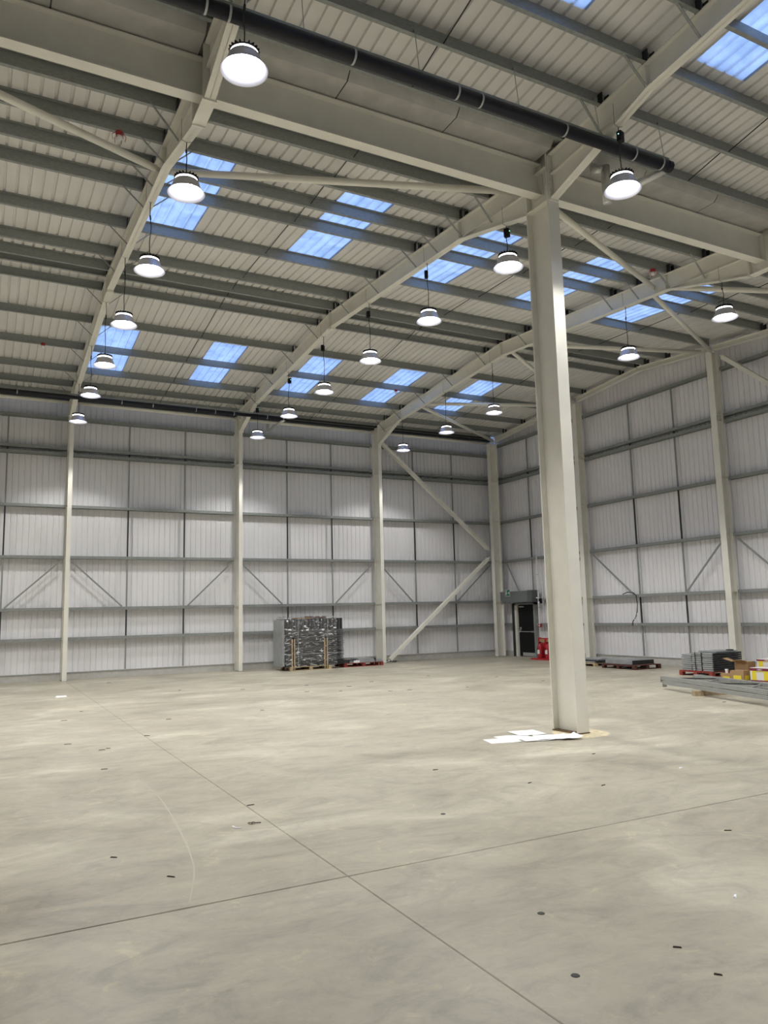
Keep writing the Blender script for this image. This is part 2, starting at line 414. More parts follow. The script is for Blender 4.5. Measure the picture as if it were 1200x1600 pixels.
# tie rods between purlins at mid-bay
for xm in [-23.5, -18.25, -13.0, -7.77, -2.6]:
    for a, b_ in zip(PURL[:-1], PURL[1:]):
        if a < 15.5 < b_: continue
        key = ('rod', round(a, 2))
        if key not in shared:
            shared[key] = MB().tube((0, -a-.01, roofz(a)+.06), (0, -b_+.01, roofz(b_)+.15), .009, 6).mesh('tie_rod', DARK)
        link('tie_rod', shared[key], ceil, (xm, 0, 0))

# ------------------------------------------------------------------ steel frame
def webplate(b, pts_b, pts_t, x, tk=.01):
    """vertical plate between a lower and an upper polyline of (t,z)"""
    ts = sorted(set([p[0] for p in pts_b]+[p[0] for p in pts_t]))
    def f(pts, t):
        for (a, za), (c, zc) in zip(pts[:-1], pts[1:]):
            if a-1e-9 <= t <= c+1e-9: return za+(zc-za)*(t-a)/(c-a)
        return pts[-1][1] if t > pts[-1][0] else pts[0][1]
    for a, c in zip(ts[:-1], ts[1:]):
        q = [(-a, f(pts_b, a)), (-c, f(pts_b, c)), (-c, f(pts_t, c)), (-a, f(pts_t, a))]
        b.add([(x-tk/2, *p) for p in q]+[(x+tk/2, *p) for p in q], [(0, 1, 2, 3), (7, 6, 5, 4), (0, 4, 5, 1), (2, 6, 7, 3), (1, 5, 6, 2), (3, 7, 4, 0)])
def ribbon(b, pts, x, wd, tk):
    """flange plate following (t,z) polyline, thickness tk upward"""
    for (a, za), (c, zc) in zip(pts[:-1], pts[1:]):
        vs = [(x+sx*wd/2, -t, z+h) for h in (0, tk) for t, z in ((a, za), (c, zc)) for sx in (-1, 1)]
        b.add(vs, [(0, 1, 3, 2), (4, 6, 7, 5), (0, 2, 6, 4), (1, 5, 7, 3), (0, 4, 5, 1), (2, 3, 7, 6)])
FW = .135
def rafter(x, span, label, vis=True, braces=True):
    r = thing('rafter', label, 'steel rafter', (x, 0, 0), 0, 'sloping steel rafters')
    if span == 1:
        bot = [(0, 7.87), (1.49, 8.38), (7.6, 8.80), (13.44, 8.38), (15.40, 7.86)]
        top = [(0, roofz(0)-.016), (7.6, roofz(7.6)-.016), (15.40, roofz(15.4)-.016)]
        mid = [[(0, 8.27), (1.49, 8.38)], [(13.44, 8.38), (15.40, 8.25)]]
        ap = 7.6
    else:
        bot = [(15.92, 7.86), (17.88, 8.38), (23.72, 8.80), (29.8, 8.38), (31.3, 7.87)]
        top = [(15.92, roofz(15.92)-.016), (23.72, roofz(23.72)-.016), (31.3, roofz(31.3)-.016)]
        mid = [[(15.92, 8.25), (17.88, 8.38)]]
        ap = 23.72
    b = MB(); webplate(b, bot, top, 0); b.obj('web', PAINT, r)
    b = MB(); ribbon(b, bot, 0, FW, .016); b.obj('bottom_flange', PAINT, r)
    b = MB(); ribbon(b, top, 0, FW, .016); b.obj('top_flange', PAINT, r)
    for q in mid:
        b = MB(); ribbon(b, q, 0, FW*.8, .012); b.obj('haunch_flange', PAINT, r)
    b = MB(); b.box(-FW*.6, FW*.6, -ap-.012, -ap+.012, 8.74, roofz(ap)-.016).obj('apex_plate', PAINT, r)
    b = MB(); b.box(-FW*.5, FW*.5, -ap-.10, -ap+.05, 8.735, 8.80).obj('apex_stiffener', PAINT, r)
    e = bot[0][0] if span == 1 else bot[0][0]
    for te, s in ((bot[0][0], 1), (bot[-1][0], -1)):
        zb = 7.84
        MB().box(-FW*.62, FW*.62, -te-(.02 if s > 0 else 0), -te+(0 if s > 0 else .02), zb, roofz(te)-.02).obj('end_plate', PAINT, r)
    for hx in (1.49, 13.44) if span == 1 else (17.88,):
        for sx in (-1, 1):
            MB().box(min(sx*.005, sx*FW/2), max(sx*.005, sx*FW/2), -hx-.006, -hx+.006, 8.396, roofz(hx)-.03).obj('web_stiffener', PAINT, r)
    for t in PURL:
        if not (min(bot[0][0], bot[-1][0]) < t < max(bot[0][0], bot[-1][0])): continue
        key = 'cleat'
        if key not in shared: shared[key] = MB().box(-.07, -.055, -.05, .05, 0, .17).box(.055, .07, -.05, .05, 0, .17).box(-.07, .07, -.05, .05, 0, .008).mesh('purlin_cleat', DARK)
        link('purlin_cleat', shared[key], r, (0, -t-.035, roofz(t)))
        if braces and not (abs(t-7.6) < .6 or abs(t-23.72) < .6 or 14.5 < t < 16.9):
            zb = rbot(t)
            for sx in (-1, 1):
                MB().beam((sx*.42, -t-.01, roofz(t)+.03), (sx*.035, -t-.01, max(zb, 8.2)+.03), .01, .035, (0, 1, 0)).obj('fly_brace', GALV, r)
    return r
nm = {1: 'left', 2: 'middle', 3: 'right'}
for k, x in FX.items():
    rafter(x, 1, {1: 'cream steel rafter nearest the left edge, long wall to grey valley beam',
                  2: 'cream steel rafter running from the long wall to the tall centre column',
                  3: 'cream steel rafter behind the centre column, nearest the gable wall'}[k])
rafter(FX[2], 2, 'cream steel rafter rising from the centre column top to upper right edge')
rafter(FX[1], 2, 'cream steel rafter stub above the brightest lamp, behind the black pipe')
for x in (F0, FM):
    for sp in (1, 2): rafter(x, sp, 'cream steel rafter outside the picture, %s frame, %s span' % ('first' if x == F0 else 'second', 'far' if sp == 1 else 'near'), braces=False)
rafter(FX[3], 2, 'cream steel rafter of the near span, right of the picture', braces=False)

def column(x, label, y0=0, y1=.52, wd=.124, h=8.55, name='steel_column', grp='columns along the long wall'):
    r = thing(name, label, 'steel column', (x, (y0+y1)/2, 0), 0, grp)
    d = y1-y0
    MB().sweep(isec(wd, d, .016, .011), (0, 0, .012), (0, 0, h), (1, 0, 0), (0, 1, 0)).obj('shaft', PAINT, r)
    MB().box(-wd*.62, wd*.62, -d/2-.02, d/2+.02, 0, .012).obj('base_plate', GALV, r)
    return r
col_labels = {1: 'slim cream column against the long wall, leftmost in the photo', 2: 'slim cream column against the long wall, left of the wrapped pallet',
              3: 'slim cream column behind the small red pallet'}
for k, x in FX.items():
    c = column(x, col_labels[k])
    for z in Zr[:5]:
        for s in (-1, 1):
            MB().box(min(0, s*.06), max(0, s*.06), -.24, .24, z-.004, z+.004).obj('stiffener', PAINT, c)
for x in (F0, FM): column(x, 'slim cream column on the long wall, left of the picture')
# centre column
cc = thing('steel_column', 'tall wide cream column standing alone mid-floor beside white papers', 'steel column', (FX[2], -VAL, 0))
MB().sweep(isec(.208, .52, .02, .014), (0, 0, .018), (0, 0, 8.75), (1, 0, 0), (0, 1, 0)).obj('shaft', PAINT, cc)
MB().box(-.11, .11, -.268, .268, .004, .018).obj('base_plate', mat('rusty_plate', (.22, .15, .08), .8, noise=.5, scale=30), cc)
for z in (7.86, 8.40):
    for s in (-1, 1): MB().box(min(s*.007, s*.104), max(s*.007, s*.104), -.24, .24, z-.008, z+.008).obj('stiffener', PAINT, cc)
b = MB()
for yy in (-.262, ):
    for z in [7.95+.09*i for i in range(6)]:
        for sx in (-.06, .06):
            b.box(sx-.012, sx+.012, -.29, -.262, z-.012, z+.012)
for s, i in ((-1, 0),):
    pass
b.obj('bolt', PAINT, cc)
# matching stubs where the valley beam carries a frame without a column
for x, lb in ((FX[1], 'short cream stub under the valley beam beside the brightest lamp'), (FX[3], 'short cream stub under the valley beam at the right picture edge')):
    st = thing('valley_stub', lb, 'steel stub', (x, -VAL, 7.86))
    MB().sweep(isec(.15, .52, .016, .012), (0, 0, .016), (0, 0, .85), (1, 0, 0), (0, 1, 0)).obj('shaft', PAINT, st)
    MB().box(-.085, .085, -.265, .265, 0, .016).obj('bottom_plate', PAINT, st)
column(F0, 'tall wide cream column under the valley, left of the picture', -VAL-.26, -VAL+.26, .208, 8.75, grp=None)
# gable columns
def gcolumn(y, label, x0=0., x1=.27, h=None):
    h = h or roofz(-y if y < 0 else 0)-.17
    r = thing('gable_column', label, 'steel column', ((x0+x1)/2, y, 0), 0, 'columns along the gable wall')
    d = x1-x0
    MB().sweep(isec(.19, d, .014, .010), (0, 0, .012), (0, 0, h), (0, 1, 0), (1, 0, 0)).obj('shaft', PAINT, r)
    MB().box(-d/2-.01, d/2+.01, -.11, .11, 0, .012).obj('base_plate', GALV, r)
    for z in Zr[1:6]:
        MB().box(-d/2+.015, d/2-.014, -.09, -.006, z-.004, z+.004).obj('stiffener', PAINT, r)
    return r
gcolumn(.12, 'cream column in the far corner between the two walls', -.26, .10, 8.32)
gcolumn(-4.62, 'cream gable column just right of the tall centre column')
gcolumn(-10.22, 'cream gable column behind the stacked grey panels')
for y in (-15.66, -21.3, -26.6): gcolumn(y, 'cream gable column right of the picture')
# gable rafters
def gz(t): return 8.43+.080*(t if t < 7.6 else 15.2-t)-.0
def grafter(pts, label):
    r = thing('gable_rafter', label, 'steel rafter', (.10, 0, 0), 0, 'gable wall rafters')
    b = MB(); webplate(b, pts, [(t, z+.15) for t, z in pts], 0); b.obj('web', PAINT, r)
    b = MB(); ribbon(b, pts, 0, .15, .014); b.obj('bottom_flange', PAINT, r)
    b = MB(); ribbon(b, [(t, z+.137) for t, z in pts], 0, .15, .014); b.obj('top_flange', PAINT, r)
    for t in PURL:
        if pts[0][0] < t < pts[-1][0]: link('purlin_cleat', shared['cleat'], r, (0, -t-.035, roofz(t)))
    return r
grafter([(-.1, gz(0)), (4.53, gz(4.53))], 'cream gable rafter between the far corner and the gable column behind the centre column')
grafter([(4.71, gz(4.71)), (7.6, gz(7.6)), (10.13, gz(10.13))], 'cream gable rafter over the ridge above the gable wall, right of the centre column')
grafter([(10.31, gz(10.31)), (15.4, gz(15.4))], 'cream gable rafter falling out of the right picture edge')
# valley beams, one per bay, with the gutter above
VB0 = 8.05
def valley(x0, x1, label):
    r = thing('valley_beam', label, 'steel beam', ((x0+x1)/2, -15.62, VB0), 0, 'deep valley beams')
    L = (x1-x0)/2
    MB().sweep(isec(.17, .52, .018, .012), (-L, 0, .26), (L, 0, .26), (0, 1, 0), (0, 0, 1)).obj('beam', PAINT, r)
    for e in (-L+.008, L-.008): MB().box(e-.008, e+.008, -.1, .1, -.01, .54).obj('end_plate', PAINT, r)
    return r
valley(FX[1]+.01, FX[2]-.01, 'deep cream valley beam crossing behind the brightest lamp to the centre column')
valley(F0+.01, FX[1]-.01, 'deep cream valley beam in the top left corner')
valley(FX[2]+.01, FX[3]-.01, 'deep cream valley beam right of the centre column')
valley(FX[3]+.01, -.0, 'deep cream valley beam right of the picture'); valley(FM, F0-.01, 'deep cream valley beam left of the picture')
GUT = mat('grey_gutter_coating', (.56, .55, .52), .5, noise=.15, scale=4)
def gutter(x0, x1, label):
    r = thing('valley_gutter', label, 'gutter', (x0, -VAL, 8.59), 0, 'valley gutter runs')
    n = 3; L = (x1-x0)/n
    sec = [(-.54, .15), (-.40, 0), (.40, 0), (.54, .15), (.53, .155), (.395, .01), (-.395, .01), (-.53, .155)]
    for k in range(n): MB().sweep(sec, (k*L+.008, 0, 0), ((k+1)*L-.008, 0, 0), (0, 1, 0), (0, 0, 1)).obj('gutter_section', GUT, r)
    for k in range(n+1): MB().sweep([(-.53, .153), (-.392, .004), (.392, .004), (.53, .153), (.51, .16), (.385, .02), (-.385, .02), (-.51, .16)], (k*L-.03 if k else 0, 0, 0), (k*L+.03 if k < n else k*L, 0, 0), (0, 1, 0), (0, 0, 1)).obj('gutter_joint', DARK, r)
gutter(FX[1]+.08, FX[2]-.11, 'grey gutter on the valley beam left of the centre column')
gutter(F0+.11, FX[1]-.08, 'grey gutter on the valley beam in the top left corner')
gutter(FX[2]+.11, FX[3]-.08, 'grey gutter on the valley beam right of the centre column')
gutter(FX[3]+.08, .35, 'grey valley gutter right of the picture'); gutter(XL, F0-.11, 'grey valley gutter left of the picture')
MB().box(XL, WB+.2, -16.05, -15.28, 8.88, 8.90).obj('valley_lining', LINER, ceil)
# eaves ties (white tube along the long wall) and roof/wall bracing
def tube(P, Q, r, name, label, cat, grp=None, n=16, m=PAINT, smooth=True):
    P, Q = Vector(P), Vector(Q); mid = (P+Q)/2
    t = thing(name, label, cat, mid, 0, grp)
    d = (Q-P).normalized()
    o = MB().tube(P-mid, Q-mid, r, n).obj('tube', m, t)
    for p in o.data.polygons: p.use_smooth = len(p.vertices) == 4
    for e, s in ((P-mid, 1), (Q-mid, -1)): MB().beam(e-d*s*.10, e+d*s*.05, .012, r*1.5).obj('gusset', m, t)
    return t
for x0, x1, lb in ((F0, FX[1], 'cream eaves tube left of the leftmost wall column'), (FX[1], FX[2], 'cream eaves tube between the two left wall columns'),
                   (FX[2], FX[3], 'cream eaves tube above the wrapped pallet'), (FX[3], -.14, 'cream eaves tube running into the far corner')):
    tube((x0+.12, .26, 8.36), (x1-.12, .26, 8.36), .052, 'eaves_tie', lb, 'steel tube', 'eaves tubes along the long wall')
TB = [((FX[3], -2.9, 8.60), (-.05, .0, 8.42), 'cream roof brace tube from the right rafter down to the far corner'),
      ((FX[3], -3.1, 8.60), (-.05, -4.55, 8.70), 'cream roof brace tube from low on the right rafter toward the centre column'),
      ((FX[3], -7.8, 8.98), (-.05, -4.75, 8.74), 'cream roof brace tube falling from the right rafter ridge behind the centre column'),
      ((FX[3], -8.1, 8.98), (-.05, -10.15, 8.80), 'level cream roof brace tube from the ridge to the gable column behind the stacked panels'),
      ((FX[3], -12.95, 8.55), (-.05, -10.35, 8.76), 'cream brace tube from the right rafter haunch to the gable column above stacked panels'),
      ((FX[3], -13.25, 8.52), (-.05, -15.3, 8.45), 'cream roof brace tube leaving the right rafter haunch at the right edge'),
      ((FX[2], -15.3, 8.40), (FX[3], -13.1, 8.55), 'cream roof brace tube from the valley by the centre column to the right rafter'),
      ((FX[1], -13.1, 8.52), (FX[2], -15.15, 8.40), 'cream roof brace tube from the left rafter toward the centre column'),
      ((F0, -15.3, 8.40), (FX[1], -13.1, 8.52), 'cream roof brace tube crossing the upper left edge')]
for P, Q, lb in TB:
    P, Q = Vector(P), Vector(Q); d = (Q-P).normalized()
    tube(P+d*.14, Q-d*.12, .055, 'roof_brace', lb, 'steel tube', 'diagonal roof brace tubes')
def wbrace(P, Q, lb):
    P, Q = Vector(P), Vector(Q); mid = (P+Q)/2; t = thing('wall_brace', lb, 'steel brace', mid, 0, 'diagonal wall braces'); d = (Q-P).normalized()
    a = Vector((0, 1, 0)) if abs(d.x) > .1 else Vector((1, 0, 0))
    MB().beam(P-mid, Q-mid, .11, .15, a if abs(d.dot(a)) < .9 else (0, 0, 1)).obj('member', PAINT, t)
    for e, s in ((P-mid, 1), (Q-mid, -1)): MB().beam(e-d*s*.10, e+d*s*.02, .02, .12, (0, 1, 0) if abs(d.x) > .1 else (1, 0, 0)).obj('gusset', PAINT, t)
wbrace((-5.0, .22, 8.0), (-.42, .22, 4.15), 'upper cream diagonal brace on the long wall near the corner')
wbrace((-.42, .22, 3.75), (-4.85, .22, .10), 'lower cream diagonal brace reaching the floor by the red pallet')
wbrace((.1, -10.6, 8.55), (.1, -15.4, 4.35), 'cream diagonal brace on the gable wall at the right edge')

# ------------------------------------------------------------------ high-bay lamps
LZ = 7.28
lm = {}
b = MB(); b.lathe([(.245, 0), (.243, .006), (.214, .038), (.190, .080), (.174, .125), (.162, .162), (.140, .163), (.150, .150), (.164, .118), (.180, .078), (.206, .036), (.236, .004), (.245, 0)], n=32); lm['reflector'] = b.mesh('reflector', ALU, True)
b = MB(); b.lathe([(.001, .100), (.168, .100)], n=32); lm['diffuser'] = b.mesh('diffuser', DIFF)
b = MB(); b.lathe([(.150, .164), (.152, .178), (.146, .194), (.001, .195)], n=32); lm['collar'] = b.mesh('collar', RING, True)
b = MB(); b.lathe([(.001, .196), (.152, .196), (.158, .208), (.12, .218), (.10, .248), (.001, .252)], n=32)
for k in range(20):
    a = 2*math.pi*k/20; c, s_ = math.cos(a), math.sin(a)
    b.beam((.06*c, .06*s_, .238), (.158*c, .158*s_, .218), .010, .034)
lm['heat_sink'] = b.mesh('heat_sink', BLACK)
b = MB(); 
for k in range(9):
    a0, a1 = math.pi*k/9, math.pi*(k+1)/9
    b.tube((.028*math.cos(a0), 0, .258+.03*math.sin(a0)), (.028*math.cos(a1), 0, .258+.03*math.sin(a1)), .005, 6)
lm['hanging_eye'] = b.mesh('hanging_eye', WIRE)
ld = bpy.data.lights.new('lamp_light', 'SPOT'); ld.shadow_soft_size = .12; ld.energy = LAMP_W; ld.color = (1.0, .975, .925); ld.spot_size = math.radians(LAMP_SPREAD); ld.spot_blend = LAMP_BLEND
boxm = MB().box(-.032, .032, -.045, .045, -.07, .07).box(-.036, .036, -.03, .03, -.055, .055).mesh('driver_box', BLACK)
ledm = MB().box(-.006, .006, -.049, -.045, .02, .03).mesh('indicator', LED)
def lamp(x, t, label, grp, driver=True, tilt=0):
    r = thing('high_bay_lamp', label, 'ceiling lamp', (x, -t, LZ), random.uniform(0, 6), grp)
    for k in ('reflector', 'diffuser', 'collar', 'heat_sink', 'hanging_eye'): link(k, lm[k], r)
    lo = bpy.data.objects.new('lamp_light', ld); C.objects.link(lo); lo.parent = r; lo.location = (0, 0, .094)
    zt = rbot(t)-LZ
    rr = random.Random(int(t*100+x*10))
    # cable with a little slack, from the eye to the rafter
    pts = []; n = 12
    for k in range(n+1):
        f = k/n; pts.append((.012*math.sin(f*9+x)*math.sin(math.pi*f), .012*math.cos(f*7+t)*math.sin(math.pi*f), .288+(zt-.31)*f+.0))
    MB().path(pts, .007, 6).obj('cable', RUBBER, r)
    w_ = MB(); a = -r.rotation_euler[2]
    def loc(px, py, pz): return (px*math.cos(a)-py*math.sin(a), px*math.sin(a)+py*math.cos(a), pz)
    top = pts[-1]
    for s in (-1, 1):
        w_.tube(top, loc(s*.07, 0, zt+.0), .003, 5); w_.tube(loc(s*.07, 0, zt+.0), loc(s*.07, 0, zt+.3 if t < 30 else zt+.2), .003, 5)
    w_.obj('wire_sling', WIRE, r)
    if driver:
        d = link('driver_box', boxm, r, (pts[9][0]+.02, pts[9][1], pts[9][2]), 0); link('indicator', ledm, d)
    else:
        MB().tube((pts[8][0], pts[8][1], pts[8][2]), (pts[9][0], pts[9][1], pts[9][2]), .014, 8).obj('cable_joint', RUBBER, r)
    return r
TS = [1.75, 4.55, 7.08, 9.68, 12.22, 14.75, 17.3]
o7 = ['nearest the long wall', 'second from the long wall', 'third from the long wall', 'fourth from the long wall', 'fifth from the long wall', 'sixth from the long wall', 'nearest the viewer']
for i, t in enumerate(TS):
    lb = 'brightest and largest lit high-bay lamp, top left under the rafter' if i == 6 else 'lit high-bay lamp under the left rafter, %s' % o7[i]
    lamp(FX[1], t, lb, 'high-bay lamps under the left rafter', False)
    lb = 'lit high-bay lamp beside the end of the black pipe, upper right' if i == 6 else 'lit high-bay lamp with driver box under the middle rafter, %s' % o7[i]
    lamp(FX[2], t, lb, 'high-bay lamps under the middle rafter', True)
o5 = {0: 'low beside the diagonal wall brace', 1: 'second from the long wall', 2: 'just left of the centre column', 4: 'just right of the centre column', 5: 'nearest the right picture edge'}
for i, t in enumerate(TS):
    if i == 3: lamp(FX[3], t, 'lit high-bay lamp hidden behind the centre column', 'high-bay lamps under the right rafter', False)
    elif i < 6: lamp(FX[3], t, 'lit high-bay lamp under the right rafter, %s' % o5[i], 'high-bay lamps under the right rafter', False)
for x, tt in ((FX[1], [30.2]), (FX[2], [19.8, 22.4, 30.2]), (FX[3], [17.3, 19.8, 22.4, 27.6]), (F0, TS)):  # unseen lamps extending the rows, added for ambient light and the column
    for n_, t in enumerate(tt): lamp(x, t, 'unseen lit high-bay lamp added outside the picture for hall light, %s row, number %s' % ({FX[1]: 'left', FX[2]: 'middle', FX[3]: 'right', F0: 'far left'}[x], ['one', 'two', 'three', 'four', 'five', 'six', 'seven'][n_]), 'unseen high-bay lamps added for hall light', False)

# ------------------------------------------------------------------ black rainwater pipes
def hung_pipe(x0, x1, y, z, r, rodsx, rodtop, rody, label, brx):
    p = thing('rainwater_pipe', label, 'pipe', ((x0+x1)/2, y, z), 0)
    mx = (x0+x1)/2
    o = MB().tube((x0-mx, 0, 0), (x1-mx, 0, 0), r, 20).obj('pipe', BLACKP, p)
    for q in o.data.polygons: q.use_smooth = len(q.vertices) == 4
    MB().box(x0-mx, x1-mx, -.022, .022, r+.012, r+.045).obj('support_rail', GALV, p)
    for bx_ in brx:
        b = MB(); b.lathe([(r+.001, -.012), (r+.009, -.012), (r+.009, .012), (r+.001, .012)], n=20)
        vs = [(v[2]+bx_-mx, v[0], v[1]) for v in b.v]; b.v = vs; b.obj('pipe_clip', GALVL, p)
    for rx in rodsx:
        MB().tube((rx-mx, 0, r+.02), (rx-mx, rody-y, rodtop-z), .006, 6).obj('hanger_rod', GALVL, p)
        MB().box(rx-mx-.03, rx-mx+.03, rody-y-.03, rody-y+.005, rodtop-z-.02, rodtop-z+.03).obj('rod_clamp', GALV, p)
    return p
p1 = hung_pipe(-20.8, -9.25, -17.12, 8.03, .078, [-18.2, -16.7, -14.9, -13.42, -11.93, -10.55, -9.32], roofz(17.02)+.03, -17.05,
          'thick black rainwater pipe hanging in front of the valley beam', [-19.5, -17.9, -16.0, -15.75, -14.3, -12.9, -12.55, -11.2, -9.95, -9.42])
MB().tube((-9.3+15.025, 0, 0), (-9.22+15.025, .0, 0), .082, 20).obj('pipe_end', BLACKP, p1)
f1 = thing('insulated_pipe', 'silver foil wrapped pipe bending from black pipe end up to the gutter', 'pipe', (-9.5, -16.6, 8.0))
MB().tube((.22, -.47, .0), (.0, .45, -.03), .06, 14).obj('pipe_run', FOIL, f1, smooth=True)
MB().tube((.0, .46, -.09), (.0, .46, .52), .07, 14).obj('riser', FOIL, f1, smooth=True)
MB().tube((.0, .46, .48), (-.16, .62, .50), .06, 14).obj('outlet', FOIL, f1, smooth=True)
p2 = hung_pipe(-20.8, -9.25, -1.25, 8.12, .052, [-18, -16.9, -14.8, -13.4, -11.8, -9.9], roofz(.5)+.03, -.56,
          'thin black rainwater pipe along the top of the long wall', [-18.6, -17.2, -14.4, -13.5, -12.2, -11.6, -11.0, -9.9, -9.35])
f2 = thing('pipe_branch', 'short grey pipe branch running back to the long wall above a lamp', 'pipe', (-9.3, -.5, 8.05))
MB().tube((0, -.72, .05), (-.05, .82, .0), .05, 12).obj('pipe_run', FOIL, f2, smooth=True)
MB().tube((-.05, .80, -.05), (-.05, .80, .3), .055, 12).obj('riser', FOIL, f2, smooth=True)
eg = thing('eaves_gutter', 'grey eaves gutter line above the long wall', 'gutter', (-13, .50, 8.50))
MB().sweep([(-.1, .16), (-.1, 0), (.16, 0), (.16, .16), (.15, .16), (.15, .01), (-.09, .01), (-.09, .16)], (-13.5, 0, 0), (13.1, 0, 0), (0, 1, 0), (0, 0, 1)).obj('gutter_section', PANELD, eg)

# ------------------------------------------------------------------ detectors
def detector(x, t, label, big=True):
    z = roofz(t)-.02
    d = thing('heat_detector', label, 'detector', (x, -t, z), 0, 'ceiling detectors')
    MB().lathe([(.05, .02), (.05, -.03), (.035, -.05), (.001, -.05)], n=16).obj('base', RED, d)
    MB().lathe([(.045, -.05), (.055, -.08), (.03, -.11), (.001, -.115)], n=16).obj('sensor', SIGNW, d)
    if big:
        b = MB()
        for k in range(6):
            a = math.pi*2*k/6
            b.path([(.03*math.cos(a), .03*math.sin(a), .02), (.10*math.cos(a), .10*math.sin(a), -.04), (.085*math.cos(a), .085*math.sin(a), -.12)], .004, 5)
        b.obj('wire_cage', RED, d)
detector(-16.33, 13.5, 'red caged detector under a purlin at upper left')
detector(-5.65, 13.5, 'red caged detector under a purlin right of the centre column')
detector(-16.7, 3.45, 'small white detector on a purlin near the left edge', False)
detector(-6.3, 3.4, 'small white detector on a purlin beside a far rooflight', False)

# ------------------------------------------------------------------ door, shutter box, exit sign, fire point
d1 = struct('door_1', None, (WB-.05, -.94, 0))
MB().box(.07, .12, -.72, .72, -.1, 2.3).obj('light_leak_backing', DARK, d1)  # unseen backing added behind the door to block sky light at its edges
MB().box(-.02, .03, -.53, .46, .02, 1.93).obj('door_leaf', BLACK, d1)
MB().box(-.10, .06, .47, .60, 0, 2.0).obj('door_frame', PAINT, d1)
MB().box(-.10, .06, -.62, -.54, 0, 2.0).box(-.10, .06, -.62, .60, 1.94, 2.0).obj('door_frame', GALV, d1)
MB().box(-.16, .0, .60, .68, 0, 2.0).obj('shutter_guide', DARK, d1)
MB().box(-.028, -.02, -.45, .28, .02, .15).obj('kick_plate', GALVL, d1)
MB().tube((-.08, -.42, .93), (-.08, .36, .93), .014, 10).box(-.09, -.02, -.44, -.40, .90, .96).box(-.09, -.02, .33, .37, .90, .99).obj('push_bar', GALVL, d1)
MB().box(-.05, -.02, .30, .36, 1.0, 1.1).obj('lock_case', GALVL, d1)
MB().box(-.07, -.02, .10, .36, 1.84, 1.89).obj('door_closer', GALVL, d1)
sb = thing('shutter_box', 'grey roller shutter box above the black fire door', 'shutter box', (.16, -.80, 2.03))
MB().box(-.14, .18, -1.0, 1.0, 0, .42).obj('housing', SHUTTER, sb)
MB().box(-.15, .19, -1.02, -.76, -.01, .43).box(-.15, .19, 1.0, 1.02, -.01, .43).obj('end_plate', mat('grey_end_plate', (.10, .11, .11), .5), sb)
MB().box(-.10, .0, 1.03, 1.13, 0, .12).obj('motor', BLACK, sb)
es = thing('exit_sign', 'green and white running-man exit sign on the grey shutter box', 'sign', (.005, -.385, 2.40))
MB().box(-.006, 0, -.15, .15, -.13, .13).obj('sign_plate', SIGNW, es)
MB().box(-.008, -.006, -.135, .135, -.115, .115).obj('green_panel', GREEN, es)
# pictogram: running figure left half, arrow right half, as seen from the room (+y is left)
def poly_y(pts, x0=-.0105, x1=-.008):
    b = MB(); n = len(pts)
    b.add([(x0, p, q) for p, q in pts]+[(x1, p, q) for p, q in pts], [tuple(range(n)), tuple(range(n, 2*n))[::-1]]+[(i, (i+1) % n, n+(i+1) % n, n+i) for i in range(n)]); return b
man = poly_y([(.085, .02), (.06, .045), (.035, .04), (.045, .0), (.03, -.03), (.045, -.075), (.06, -.07), (.052, -.03), (.07, -.02), (.095, -.07), (.108, -.06), (.085, -.005)])
man.lathe([(.001, 0), (.015, 0)], n=10)
o = man.v[-20:]
for k in range(20):
    r_ = .001 if k < 10 else .015; a = 2*math.pi*(k % 10)/10; man.v[len(man.v)-20+k] = (-.0105, .052+r_*math.cos(a), .066+r_*math.sin(a))
man.obj('running_man', SIGNW, es)
poly_y([(.118, .09), (.118, -.09), (.108, -.09), (.108, .08), (.02, .08), (.02, .09)]).obj('doorway_symbol', SIGNW, es)
poly_y([(-.03, .02), (-.03, -.02), (-.07, -.02), (-.07, -.06), (-.12, 0), (-.07, .06), (-.07, .02)]).obj('arrow', SIGNW, es)
em = thing('emergency_light', 'small black twin-spot emergency light beside the shutter box', 'light fitting', (.30, -1.97, 2.08))
MB().box(-.10, .0, -.09, .09, -.12, .06).obj('case', BLACK, em); MB().lathe([(.001, 0), (.035, 0), (.03, .04), (.001, .04)], (-.13, .05, .07), 12).obj('spot_head', SIGNW, em)
MB().box(-.105, -.10, -.05, .05, -.11, -.05).obj('lens', SIGNW, em)
cd = thing('conduit', 'white vertical conduit dropping to the red call point right of the door', 'conduit', (.22, -1.95, 1.22))
MB().tube((0, 0, 0), (0, 0, 2.45), .028, 8).obj('tube', SIGNW, cd)
for z in (.6, 1.2, 1.8): MB().box(-.03, .03, -.03, .03, z-.01, z+.01).obj('saddle', GALVL, cd)
cp = thing('call_point', 'small red fire call point on the rail right of the door', 'call point', (.23, -1.95, 1.16))
MB().box(-.03, .03, -.06, .06, -.06, .06).obj('case', RED, cp); MB().box(-.034, -.03, -.03, .03, -.03, .03).obj('glass', SIGNW, cp)
fp = thing('fire_point', 'red fire extinguisher stand partly hidden by the tall centre column', 'fire stand', (-.25, -2.80, 0), math.radians(8))
MB().box(-.30, .30, -.46, .46, 0, .05).obj('base', RED, fp)
MB().box(.02, .10, -.36, .36, .05, .74).box(.01, .11, -.36, -.30, .05, .76).box(.01, .11, .30, .36, .05, .76).obj('back_panel', RED, fp)
MB().box(.005, .018, -.28, -.04, .58, .70).box(.005, .018, .06, .28, .58, .70).obj('notice', CARD, fp)
